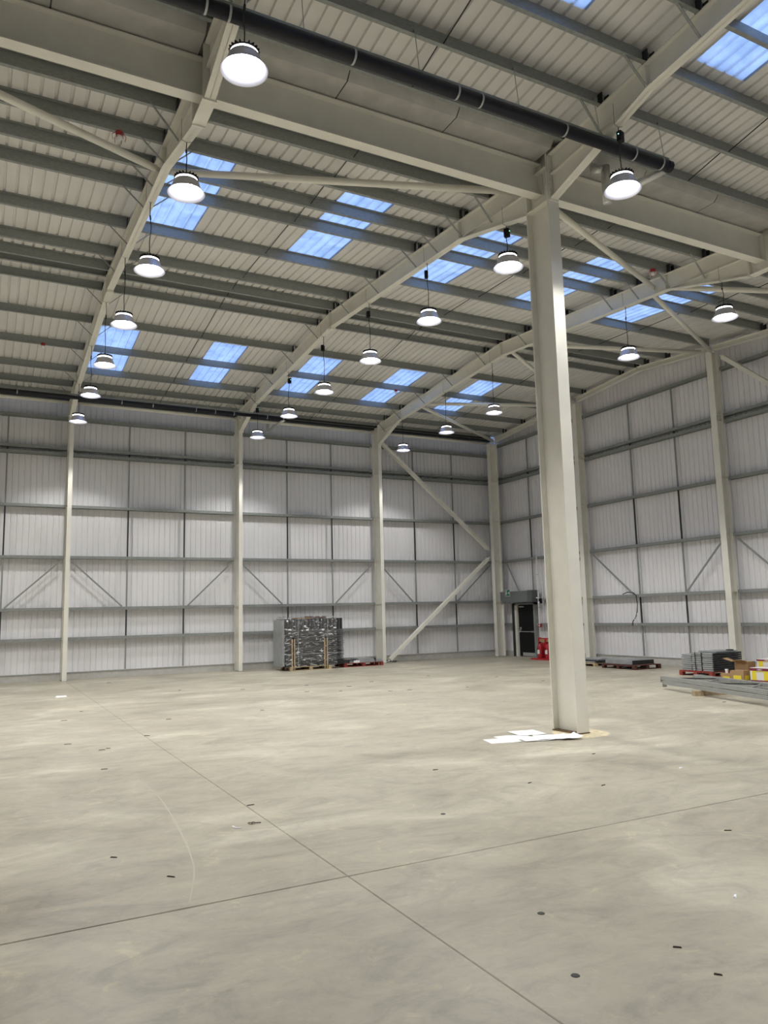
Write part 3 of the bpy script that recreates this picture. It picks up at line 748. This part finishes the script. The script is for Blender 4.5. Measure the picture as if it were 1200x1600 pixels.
for y in (-.18, .18):
    e = MB(); e.lathe([(.001, 0), (.085, 0), (.09, .02), (.09, .40), (.06, .47), (.025, .49), (.025, .53), (.001, .53)], (-.10, y, .05), 20); o = e.obj('extinguisher', RED, fp, smooth=True)
    MB().box(-.14, -.04, y-.015, y+.015, .58, .61).tube((-.12, y, .60), (-.22, y+.05, .30), .01, 6).obj('valve', BLACK, o)
    MB().box(-.195, -.187, y-.05, y+.05, .2, .34).obj('label_panel', SIGNW, o)
wc = thing('wall_cable', 'black hanging cable looping off a rail on the gable wall', 'cable', (.26, -6.55, 2.15))
MB().path([(-.0, .45, 0), (0, .25, .06), (0, .0, .04), (-.01, -.12, -.05), (-.01, -.15, -.3), (-.01, -.12, -.55), (-.01, -.05, -.72), (-.01, .08, -.85), (-.01, .12, -.98)], .014, 8).obj('cable', RUBBER, wc)
MB().path([(-.01, -.12, -.6), (-.02, .0, -.75), (-.02, .0, -.96)], .009, 8).path([(-.02, -.05, -.72), (-.02, -.08, -.97)], .009, 8).obj('loose_end', SIGNW, wc)
cc2 = thing('wall_cable', 'thin dark cable loop low on the long wall beside the red pallet column', 'cable', (-4.98, .1, .02))
MB().path([(.0, .3, .1), (.1, .1, .02), (.25, -.05, .0), (.38, .05, .02), (.3, .2, .02)], .012, 8).obj('cable', RUBBER, cc2)

# ------------------------------------------------------------------ pallets and loads
def pallet(label, x, y, L, W, rz, m, grp='loaded pallets', h=.125):
    """L along local x, W along local y; boards run along x, blocks seen from both sides"""
    r = thing('pallet', label, 'pallet', (x, y, 0), rz, grp)
    nb = 6
    bw = W/nb*.78
    for k in range(nb):
        yy = -W/2+bw/2+(W-bw)*k/(nb-1); MB().box(-L/2, L/2, yy-bw/2, yy+bw/2, h-.018, h).obj('top_board', m, r)
    for xx in (-L/2+.05, 0, L/2-.05):
        MB().box(xx-.05, xx+.05, -W/2, W/2, h-.036, h-.0185).obj('stringer', m, r)
        for yy in (-W/2+.05, 0, W/2-.05): MB().box(xx-.055, xx+.055, yy-.05, yy+.05, .018, h-.0365).obj('block', m, r)
    for yy in (-W/2+.05, 0, W/2-.05): MB().box(-L/2, L/2, yy-.05, yy+.05, 0, .0175).obj('bottom_board', m, r)
    return r
# A: shrink-wrapped shelf panels
pallet('pale wooden pallet under the tall wrapped load', -8.42, -.72, 1.42, .85, 0, WOOD)
wl = thing('wrapped_load', 'tall dark load of shelf panels in clear stretch film on pale pallet', 'wrapped load', (-8.42, -.66, .128))
z = 0.02; k = 0
MB().box(-.80, 1.10, -.40, .40, 0, .018).obj('base_sheet', PANELD, wl)
MID = mat('mid_grey_steel', (.11, .118, .125), .4, .3, noise=.3, scale=15)
pm = MB().box(-.84, 1.16, -.40, .42, .004, .024).box(-.85, 1.17, -.43, -.412, 0, .022).mesh('shelf_panel', PANELD)
pm2 = MB().box(-.84, 1.16, -.40, .42, .004, .024).box(-.85, 1.17, -.43, -.412, 0, .022).mesh('shelf_panel', MID)
while z < 1.10:
    link('shelf_panel', pm if random.random() < .5 else pm2, wl, (random.uniform(-.012, .012), random.uniform(-.01, .01), z)); z += .0385
zz = z
vm = MB().box(-.028, .028, -.42, .42, 0, .36).mesh('upright_panel', PANELD)
x = -.80
vmg = MB().box(-.022, .022, -.40, .41, 0, .355).mesh('upright_panel', MID)
k = 0
while x < 1.12:
    link('upright_panel', vmg if k % 2 == 1 else vm, wl, (x, random.uniform(-.012, .012), zz)); x += .0635; k += 1
MB().box(-.94, -.87, -.40, .44, 0, zz+.34).obj('end_panel', PANEL, wl)
MB().box(.1, .62, -.28, .30, zz+.362, zz+.43).obj('cardboard_box', CARDB, wl); MB().box(-.35, .1, -.25, .30, zz+.362, zz+.40).obj('cardboard_box', CARD, wl)
for x in (-.60, .52):
    MB().box(x-.055, x-.012, -.475, -.44, -.1, .86).box(x+.018, x+.06, -.475, -.44, -.1, .86).obj('timber_post', WOOD, wl)
    MB().box(x-.012, x+.018, -.48, -.455, -.1, .90).obj('black_strap', BLACK, wl)
MB().box(-.95, .80, -.452, -.446, -.005, .02).obj('black_strap', BLACK, wl)
for x in (-.42, .60): MB().box(x-.006, x+.006, -.447, -.441, 0, zz+.36).obj('thin_strap', GALVL, wl)
MB().box(-.94, 1.17, -.447, -.441, .38, .392).obj('thin_strap', GALVL, wl)
# film: crumpled skin
b = MB(); nx, nz = 60, 36; rn = random.Random(3)
ring = []
per = [(-.90, -.455), (.92, -.455), (.92, .43), (-.90, .43)]
def ringpt(s):
    seg = int(s) % 4; f = s-int(s); a, c = per[seg], per[(seg+1) % 4]; return (a[0]+(c[0]-a[0])*f, a[1]+(c[1]-a[1])*f)
N = 96
for j in range(nz+1):
    z = .0+(zz+.44)*j/nz
    for i in range(N):
        x_, y_ = ringpt(4*i/N); tap = 1-.10*max(0, (z-zz-.30)/.14) if z > zz+.3 else 1
        if y_ < -.45: y_ -= abs(rn.gauss(0, .020))
        else: y_ += rn.gauss(0, .006)
        b.v.append((x_*tap+rn.gauss(0, .006), y_*tap, z+rn.gauss(0, .004)))
for j in range(nz):
    for i in range(N): b.f.append((j*N+i, j*N+(i+1) % N, (j+1)*N+(i+1) % N, (j+1)*N+i))
b.f.append(tuple(nz*N+i for i in range(N)))
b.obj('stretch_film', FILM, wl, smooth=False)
# labels on film
for (x, z) in ((-.72, 1.14), (-.12, 1.12), (.42, 1.12), (.86-.02, 1.17)): MB().box(x-.05, x+.05, -.49, -.485, z, z+.04).obj('paper_label', PAPER, wl)

# B: red pallet by column
pallet('small red pallet at the foot of the long-wall column', -6.42, -.50, 1.45, .8, 0, REDW)
def slab_stack(label, x, y, rz, items, cat='panel stack', grp='steel panel stacks', z0=.128):
    r = thing('panel_stack', label, cat, (x, y, z0), rz, grp)
    for nme, x0, x1, y0, y1, za, zb, m in items: MB().box(x0, x1, y0, y1, za, zb).obj(nme, m, r)
    return r
slab_stack('low grey steel panels lying on the red pallet', -6.42, -.50, 0,
    [('panel', -.52, .72, -.38, .36, 0, .045, PANEL), ('panel', -.50, .70, -.36, .36, .046, .085, PANEL), ('panel', -.15, .52, -.30, .36, .086, .125, PANEL),
     ('dark_panel', -.72, -.54, -.39, .30, 0, .11, PANELD), ('dark_panel', -.53, -.30, -.40, -.30, .086, .11, PANELD), ('white_label', -.38, -.16, -.392, -.382, .0, .08, PAPER),
     ('strap', .42, .44, -.39, .37, 0, .13, BLACK)])
# C: brown-red pallet between columns, and its neighbour
pallet('dark red-brown pallet right of the centre column with grey panels', -1.17, -7.68, 1.02, 1.28, 0, BROWNW)
slab_stack('short stack of grey panels on the red-brown pallet', -1.1, -7.55, 0,
    [('panel', -.42, .42, -.52, .52, z, z+.036, PANEL if k < 9 else PANELD) for k, z in enumerate([.0, .038, .076])]+[('panel_edge', -.40, .42, -.535, -.521, .0, .112, PANELD), ('panel', -.38, .40, -.30, .50, .113, .125, PANEL)])
pallet('dark pallet half hidden behind the tall centre column', -.95, -5.95, 1.0, 1.15, 0, WOOD, h=.10)
slab_stack('grey panels on the pallet half hidden by the centre column', -.95, -5.95, 0,
    [('panel', -.45, .45, -.5, .5, 0, .035, PANEL), ('panel', -.44, .42, -.62, .42, .036, .07, PANELD), ('panel', -.30, .44, -.5, .4, .071, .105, PANEL), ('white_pack', -.6, -.42, .1, .4, -.06, .05, WHITE)], z0=.103)
# D: big stack
pallet('bright red pallet under the tall stack of grey panels', -1.50, -10.72, 1.15, 1.0, 0, REDW)
ps = thing('panel_stack', 'tall stack of grey steel panels on red pallet by gable column', 'panel stack', (-1.50, -10.72, .128), 0, 'steel panel stacks')
rn = random.Random(11)
for k in range(9):
    z = k*.050; m = 3
    for j in range(3):
        y0 = -.47+j*.315; 
        if k >= 8 and j == 2: continue
        MB().box(-.50+rn.uniform(-.012, .012), .52, y0+rn.uniform(0, .006), y0+.300, z, z+.041).obj('panel', PANEL, ps)
for k in range(9): MB().box(-.475, .545, -.487, -.472, k*.05+.002, k*.05+.042).obj('panel_edge', PANELD, ps)
MB().box(-.30, .50, -.42, .10, .451, .475).obj('panel', PANEL, ps); MB().box(.25, .38, -.40, -.28, .476, .50).obj('black_wrap', BLACK, ps)
for y in (-.17, .02): MB().box(-.52, -.513, y, y+.018, 0, .45).obj('black_strap', BLACK, ps)

# E: boxes
def carton(label, x, y, z, dx, dy, dz, rz, kind):
    r = thing('carton', label, 'carton', (x, y, z), rz, 'cartons beside the racking frames')
    base = {'w': WHITE, 'c': CARD}[kind[0]]
    MB().box(-dx/2, dx/2, -dy/2, dy/2, 0, dz).obj('box', base, r)
    e = .003
    def wrap(z0, z1, m, nm, mar=0): MB().box(-dx/2-e, dx/2+e, -dy/2-e, dy/2+e, z0, z1).obj(nm, m, r)
    if 'm' in kind: wrap(dz*.78, dz*.97, MAROON, 'maroon_band'); wrap(.0, dz*.09, MAROON, 'maroon_band')
    if 'y' in kind:
        if kind[0] == 'w':
            for s in (-1, 1): MB().box(-dx/2-.005, dx/2+.005, s*dy*.30-dy*.11, s*dy*.30+dy*.11, dz*.1, dz*.77).obj('yellow_stripe', YELLOW, r)
            for s in (-1, 1): MB().box(s*dx*.30-dx*.11, s*dx*.30+dx*.11, -dy/2-.005, dy/2+.005, dz*.1, dz*.77).obj('yellow_stripe', YELLOW, r)
            MB().box(-dx/2-.007, -dx/2, -dy*.2, dy*.2, dz*.72, dz*.76).obj('yellow_stripe', YELLOW, r)
        else: MB().box(-dx/2-.004, dx/2+.004, -dy*.3, dy*.3, dz*.05, dz*.5).obj('yellow_tape', YELLOW, r); MB().box(-dx*.3, dx*.3, -dy/2-.004, dy/2+.004, dz*.05, dz*.5).obj('yellow_tape', YELLOW, r)
    if 'H' in kind:
        # '-H-' mark on the maroon band, on the face toward the room and the side face
        b = MB(); zc = dz*.875; h = dz*.12; u = .02
        for (p, q, za, zb) in ((-u*1.2, -u*.6, zc-h/2, zc+h/2), (u*.6, u*1.2, zc-h/2, zc+h/2), (-u*.6, u*.6, zc-h*.12, zc+h*.12), (-u*3.0, -u*2, zc-h*.15, zc+h*.15), (u*2, u*3.0, zc-h*.15, zc+h*.15)):
            b.box(-dx/2-.008, -dx/2-.003, p, q, za, zb); b.box(p, q, -dy/2-.008, -dy/2-.003, za, zb)
        b.obj('printed_mark', SIGNW, r)
    return r
carton('white yellow and maroon carton marked H, front of the carton pile', -2.05, -12.62, 0, .40, .46, .30, .12, 'wmyH')
carton('maroon and yellow carton marked H behind and above the others', -1.55, -12.45, .27, .40, .48, .19, .12, 'wmyH')
carton('plain carton hidden beneath the raised maroon and yellow carton', -1.55, -12.45, 0, .42, .50, .268, .12, 'c')
carton('closed brown carton with yellow tape in front of the open one', -2.20, -12.10, 0, .26, .32, .22, .1, 'cy')
o = carton('open brown carton with its flaps up behind the taped carton', -1.80, -11.93, 0, .3, .34, .40, .1, 'c')
MB().beam((-.15, .17, .40), (-.19, .38, .47), .28, .006, (0, 0, 1)).beam((-.15, 0, .40), (-.27, 0, .44), .3, .006).obj('open_flap', CARD, o)
carton('small yellow and brown carton beside the red pallet corner', -2.15, -11.72, 0, .22, .26, .13, .3, 'cy')
cu = thing('paper_cup', 'pale cup standing on the small yellow carton', 'cup', (-2.18, -11.72, .131)); MB().lathe([(.001, 0), (.028, 0), (.038, .10), (.034, .10), (.026, .006)], n=14).obj('cup', PAPER, cu)

carton('green and white carton cut by the right picture edge', -1.45, -12.95, .22, .36, .40, .20, .12, 'w')
carton('plain brown carton under the green and white one', -1.45, -12.95, 0, .38, .44, .218, .12, 'c')

# F: racking frames on timber bearers
dirv = Vector((-.285, -.958, 0)).normalized(); prp = Vector((dirv.y, -dirv.x, 0))*-1   # prp points away from the viewer
if prp.x < 0: prp = -prp
def frame(label, A, z, lift=0):
    r = thing('racking_frame', label, 'racking frame', (A.x, A.y, z), 0, 'galvanised racking frames')
    Ln = 4.6; wdt = .78
    for k in (0, 1):
        o = prp*wdt*k
        b = MB(); sec = [(-.04, 0), (.04, 0), (.04, .075), (.022, .075), (.022, .07), (.034, .07), (.034, .006), (-.034, .006), (-.034, .07), (-.022, .07), (-.022, .075), (-.04, .075)]
        b.sweep(sec, o, o+dirv*Ln, prp, (0, 0, 1)); up_ = b.obj('upright', GALVL, r)
        s = MB()
        for j in range(int(Ln/.05)):
            c = o+dirv*(.04+j*.05)
            for zc in (.022, .052):
                q = c-prp*.0405
                s.beam(q-dirv*.008+Vector((0, 0, zc)), q+dirv*.008+Vector((0, 0, zc)), .004, .012)
            q = c+Vector((0, 0, .0752)); 
        h_ = s.obj('slot_row', BLACK, up_); h_['kind'] = 'stuff'
        MB().beam(o+Vector((0, 0, -.002)), o+dirv*.012+Vector((0, 0, -.002)), .10, .11).obj('foot_plate', GALVL, r)
    for j in range(7):
        a = dirv*(.15+j*.65); c = dirv*(.15+(j+1)*.65)
        p, q = (a, prp*wdt+c) if j % 2 == 0 else (prp*wdt+a, c)
        MB().beam(p+Vector((0, 0, .04)), q+Vector((0, 0, .04)), .03, .02).obj('lattice_brace', GALV if j % 2 else PANELD, r)
    return r
A0 = Vector((-4.98, -12.35, 0))
frame('upper galvanised perforated racking frame lying on another', A0, .195)
frame('lower galvanised perforated racking frame lying on timber bearer', A0+dirv*.12-prp*.03, .105)
for s, lb in ((1.45, 'short pale timber bearer under the racking frames, in view'), (3.7, 'pale timber bearer under the racking frames, right of the picture')):
    c = A0+dirv*s
    t = thing('timber_bearer', lb, 'timber', (c.x, c.y, 0)); MB().beam(-prp*.22+Vector((0, 0, .048)), prp*1.05+Vector((0, 0, .048)), .10, .096).obj('timber', WOOD, t)

# ------------------------------------------------------------------ papers, leaf and litter
def sheet_paper(cx, cy, w_, h_, rz, z, label, curl=.0):
    b = MB(); n = 8
    for i in range(n+1):
        for j in range(n+1):
            u, v = i/n-.5, j/n-.5; b.v.append((u*w_, v*h_, z+.0005+curl*(max(0, u-.2)**2+max(0, abs(v)-.35)**2)*2+.0012*math.sin(u*9+v*5)))
    for i in range(n):
        for j in range(n): b.f.append((i*(n+1)+j, (i+1)*(n+1)+j, (i+1)*(n+1)+j+1, i*(n+1)+j+1))
    o = b.obj('paper_sheet', PAPER, None, (cx, cy, 0)); o.rotation_euler = (0, 0, rz); tag(o, label, 'paper', 'drawing sheets by the centre column')
sheet_paper(-11.62, -15.72, .42, .34, -.28, .001, 'white drawing sheet farthest left of the paper patch', .03)
sheet_paper(-11.35, -15.62, .46, .36, -.25, .004, 'white drawing sheet second from the left in the paper patch', .02)
sheet_paper(-11.18, -15.88, .42, .34, -.30, .007, 'white drawing sheet in the middle front of the paper patch', .06)
sheet_paper(-10.98, -15.42, .40, .42, -.2, .010, 'white drawing sheet at the back of the paper patch, left of column', .02)
sheet_paper(-10.95, -15.92, .44, .36, -.42, .013, 'white drawing sheet right of the middle of the paper patch', .08)
sheet_paper(-10.78, -16.05, .30, .34, -.35, .016, 'curled white drawing sheet at the column foot', .16)
o = MB().lathe([(.001, 0), (.38, .0), (.36, .0012), (.001, .0012)], n=40).obj('grout_stain', mat('sandy_grout', (.74, .65, .44), .9, noise=.3, scale=12), None, (-10.36, -15.82, 0)); o.scale = (1, 1.05, 1)
tag(o, 'sandy grout stain around the centre column foot', 'stain')
b = MB(); b.v = []; n = 18
for k in range(n): a = 2*math.pi*k/n; rr_ = .026*(1+.25*math.sin(3*a)+.15*math.sin(7*a)); b.v.append((rr_*math.cos(a), rr_*math.sin(a)*.8, .005+.008*abs(math.sin(2*a))))
b.v.append((0, 0, .014)); b.f = [(k, (k+1) % n, n) for k in range(n)]
b.beam((.02, -.005, .008), (.075, -.02, .006), .008, .006)
o = b.obj('dry_leaf', LEAF, None, (-15.75, -17.86, 0)); tag(o, 'curled brown dry leaf on the open floor', 'leaf')
def scrap(x, y, lx, ly, rz, m, name, label, cat, grp=None, z=.006):
    b = MB(); b.box(-lx/2, lx/2, -ly/2, ly/2, 0, z)
    for k in range(4, 8): v = b.v[k]; b.v[k] = (v[0]*.8, v[1]*.7, v[2]*(1+.5*(k % 2)))
    o = b.obj(name, m, None, (x, y, 0)); o.rotation_euler = (0, 0, rz); tag(o, label, cat, grp)
b = MB()
for k in range(8):
    a = math.pi*.9+k*.22; b.box(.06*math.cos(a)-.008, .06*math.cos(a)+.008, .06*math.sin(a)-.008, .06*math.sin(a)+.008, 0, .006)
o = b.obj('plastic_offcut', PAPER, None, (-15.85, -17.88, 0)); tag(o, 'small curved white plastic offcut beside the brown leaf', 'offcut')
scrap(-16.13, -4.9, .22, .14, .3, PAPER, 'paper_scrap', 'white paper scrap on the floor near the leftmost wall column', 'paper', z=.02)
scrap(-13.8, -20.99, .06, .018, .6, PAPER, 'paper_scrap', 'white sliver with dark edge on the lower right floor', 'paper')
scrap(-11.13, -18.24, .05, .02, .1, PAPER, 'paper_scrap', 'tiny white fleck on the floor at the right', 'paper')
STONE = mat('dark_floor_plug', (.05, .05, .045), .7)
for x, y, lb in ((-14.25, -18.46, 'dark oval floor mark nearest the joint crossing'), (-14.93, -20.6, 'dark oval floor mark low in the middle'), (-15.27, -21.27, 'dark oval floor mark at the bottom')):
    b = MB().lathe([(.001, .003), (.019, .003), (.022, 0)], n=14).obj('floor_plug', STONE, None, (x, y, 0)); b.rotation_euler = (0, 0, .3); tag(b, lb, 'floor plug', 'dark round floor marks')
SPL = mat('dark_splinter', (.055, .045, .035), .8)
deb = [(-16.48, -14.63), (-16.47, -9.55), (-16.32, -13.2), (-16.23, -13.12), (-16.67, -12.4), (-16.62, -18.84), (-16.89, -18.19), (-14.89, -10.57), (-16.06, -8.32), (-14.62, -1.5), (-15.57, -12.28), (-11.2, -7.72), (-10.6, -6.2), (-10.54, -8.12), (-13.16, -10.41), (-15.56, -17.24), (-12.9, -17.92), (-13.34, -16.84), (-11.31, -17.11), (-12.38, -18.4), (-12.69, -20.06), (-14.63, -21.3), (-14.7, -21.6), (-5.79, -7.52), (-5.63, -9.21), (-6.89, -5.86), (-9.2, -8.92), (-5.98, -14.67), (-9.67, -8.88), (-9.9, -7.2), (-8.9, -6.4), (-7.9, -9.3), (-12.2, -6.1), (-13.5, -5.2)]
DL = ['dark splinter on the left floor, level with the foot of the centre column', 'dark splinter on the left floor just below the white paper scrap', 'upper of two dark splinters close together, left floor above the scuff arc',
'lower of two dark splinters close together, left floor above the scuff arc', 'dark splinter above and left of the close pair on the left floor', 'dark speck left of the scuff arc end, just above the cross joint', 'dark speck left of the scuff arc middle, nearest the left edge',
'dark splinter in open floor below the left middle wall column', 'dark splinter far left beyond the floor joint, below the paper scrap', 'dark splinter at the foot of the long wall between the two left columns', 'dark splinter on the long floor joint in the middle distance',
'dark splinter in front of the red pallet, nearest the viewer', 'dark splinter in front of the wrapped load, farther of two', 'dark splinter in front of the wrapped load, nearer of two', 'dark splinter in mid floor between the joint and the wrapped load', 'dark splinter on the long floor joint beyond the brown leaf',
'dark splinter in open floor in front of the white papers, farther of two', 'dark splinter left of and in front of the white papers', 'dark splinter on the floor just in front of the centre column foot', 'dark splinter in open floor in front of the white papers, nearer of two',
'dark splinter right of the upper oval floor mark, beyond the cross joint', 'small dark chip low on the right floor, farther of two', 'dark slanting splinter low on the right floor, nearest the viewer', 'dark splinter between the red pallet and the centre column, far right of it', 'dark splinter beyond and left of the centre column, farther away',
'dark splinter on the far floor straight in front of the red pallet', 'dark splinter on the far floor midway between wrapped load and viewer', 'dark splinter on the right floor below the racking frames', 'dark splinter on the far floor right of the one midway to the wrapped load',
'dark splinter on the far floor directly before the pale wooden pallet, nearer', 'dark splinter on the far floor directly before the pale wooden pallet, farther', 'dark splinter on the far floor left of the centre column papers', 'dark splinter far off, left of the wrapped load', 'dark splinter far off, in front of the left middle wall column']
rn = random.Random(5)
for k, (x, y) in enumerate(deb):
    far = 1.0+max(0, (y+20))*.10
    scrap(x, y, rn.uniform(.035, .06)*far, .009*far, rn.uniform(-.9, .3), SPL, 'splinter', DL[k], 'debris', 'dark splinters scattered on the floor', .005)
# scuffed arc on the concrete
arc = [(-16.25, -15.45), (-16.22, -16.47), (-16.31, -17.72), (-16.4, -18.5), (-16.47, -18.86), (-16.63, -19.40)]
b = MB()
pts = []
for q in range(len(arc)-1):
    p0, p1, p2, p3 = arc[max(q-1, 0)], arc[q], arc[q+1], arc[min(q+2, len(arc)-1)]
    for f in [e/8 for e in range(8)]:
        pts.append(tuple(.5*(2*p1[d]+(p2[d]-p0[d])*f+(2*p0[d]-5*p1[d]+4*p2[d]-p3[d])*f*f+(3*p1[d]-p0[d]-3*p2[d]+p3[d])*f**3) for d in (0, 1)))
for (x0, y0), (x1, y1) in zip(pts[:-1], pts[1:]):
    b.add([(x0-.005, y0, .0006), (x0+.005, y0, .0006), (x1+.005, y1, .0006), (x1-.005, y1, .0006)], [(0, 3, 2, 1)])
o = b.obj('scuff_mark', mat('pale_scuff', (.50, .47, .385), .6), floor)
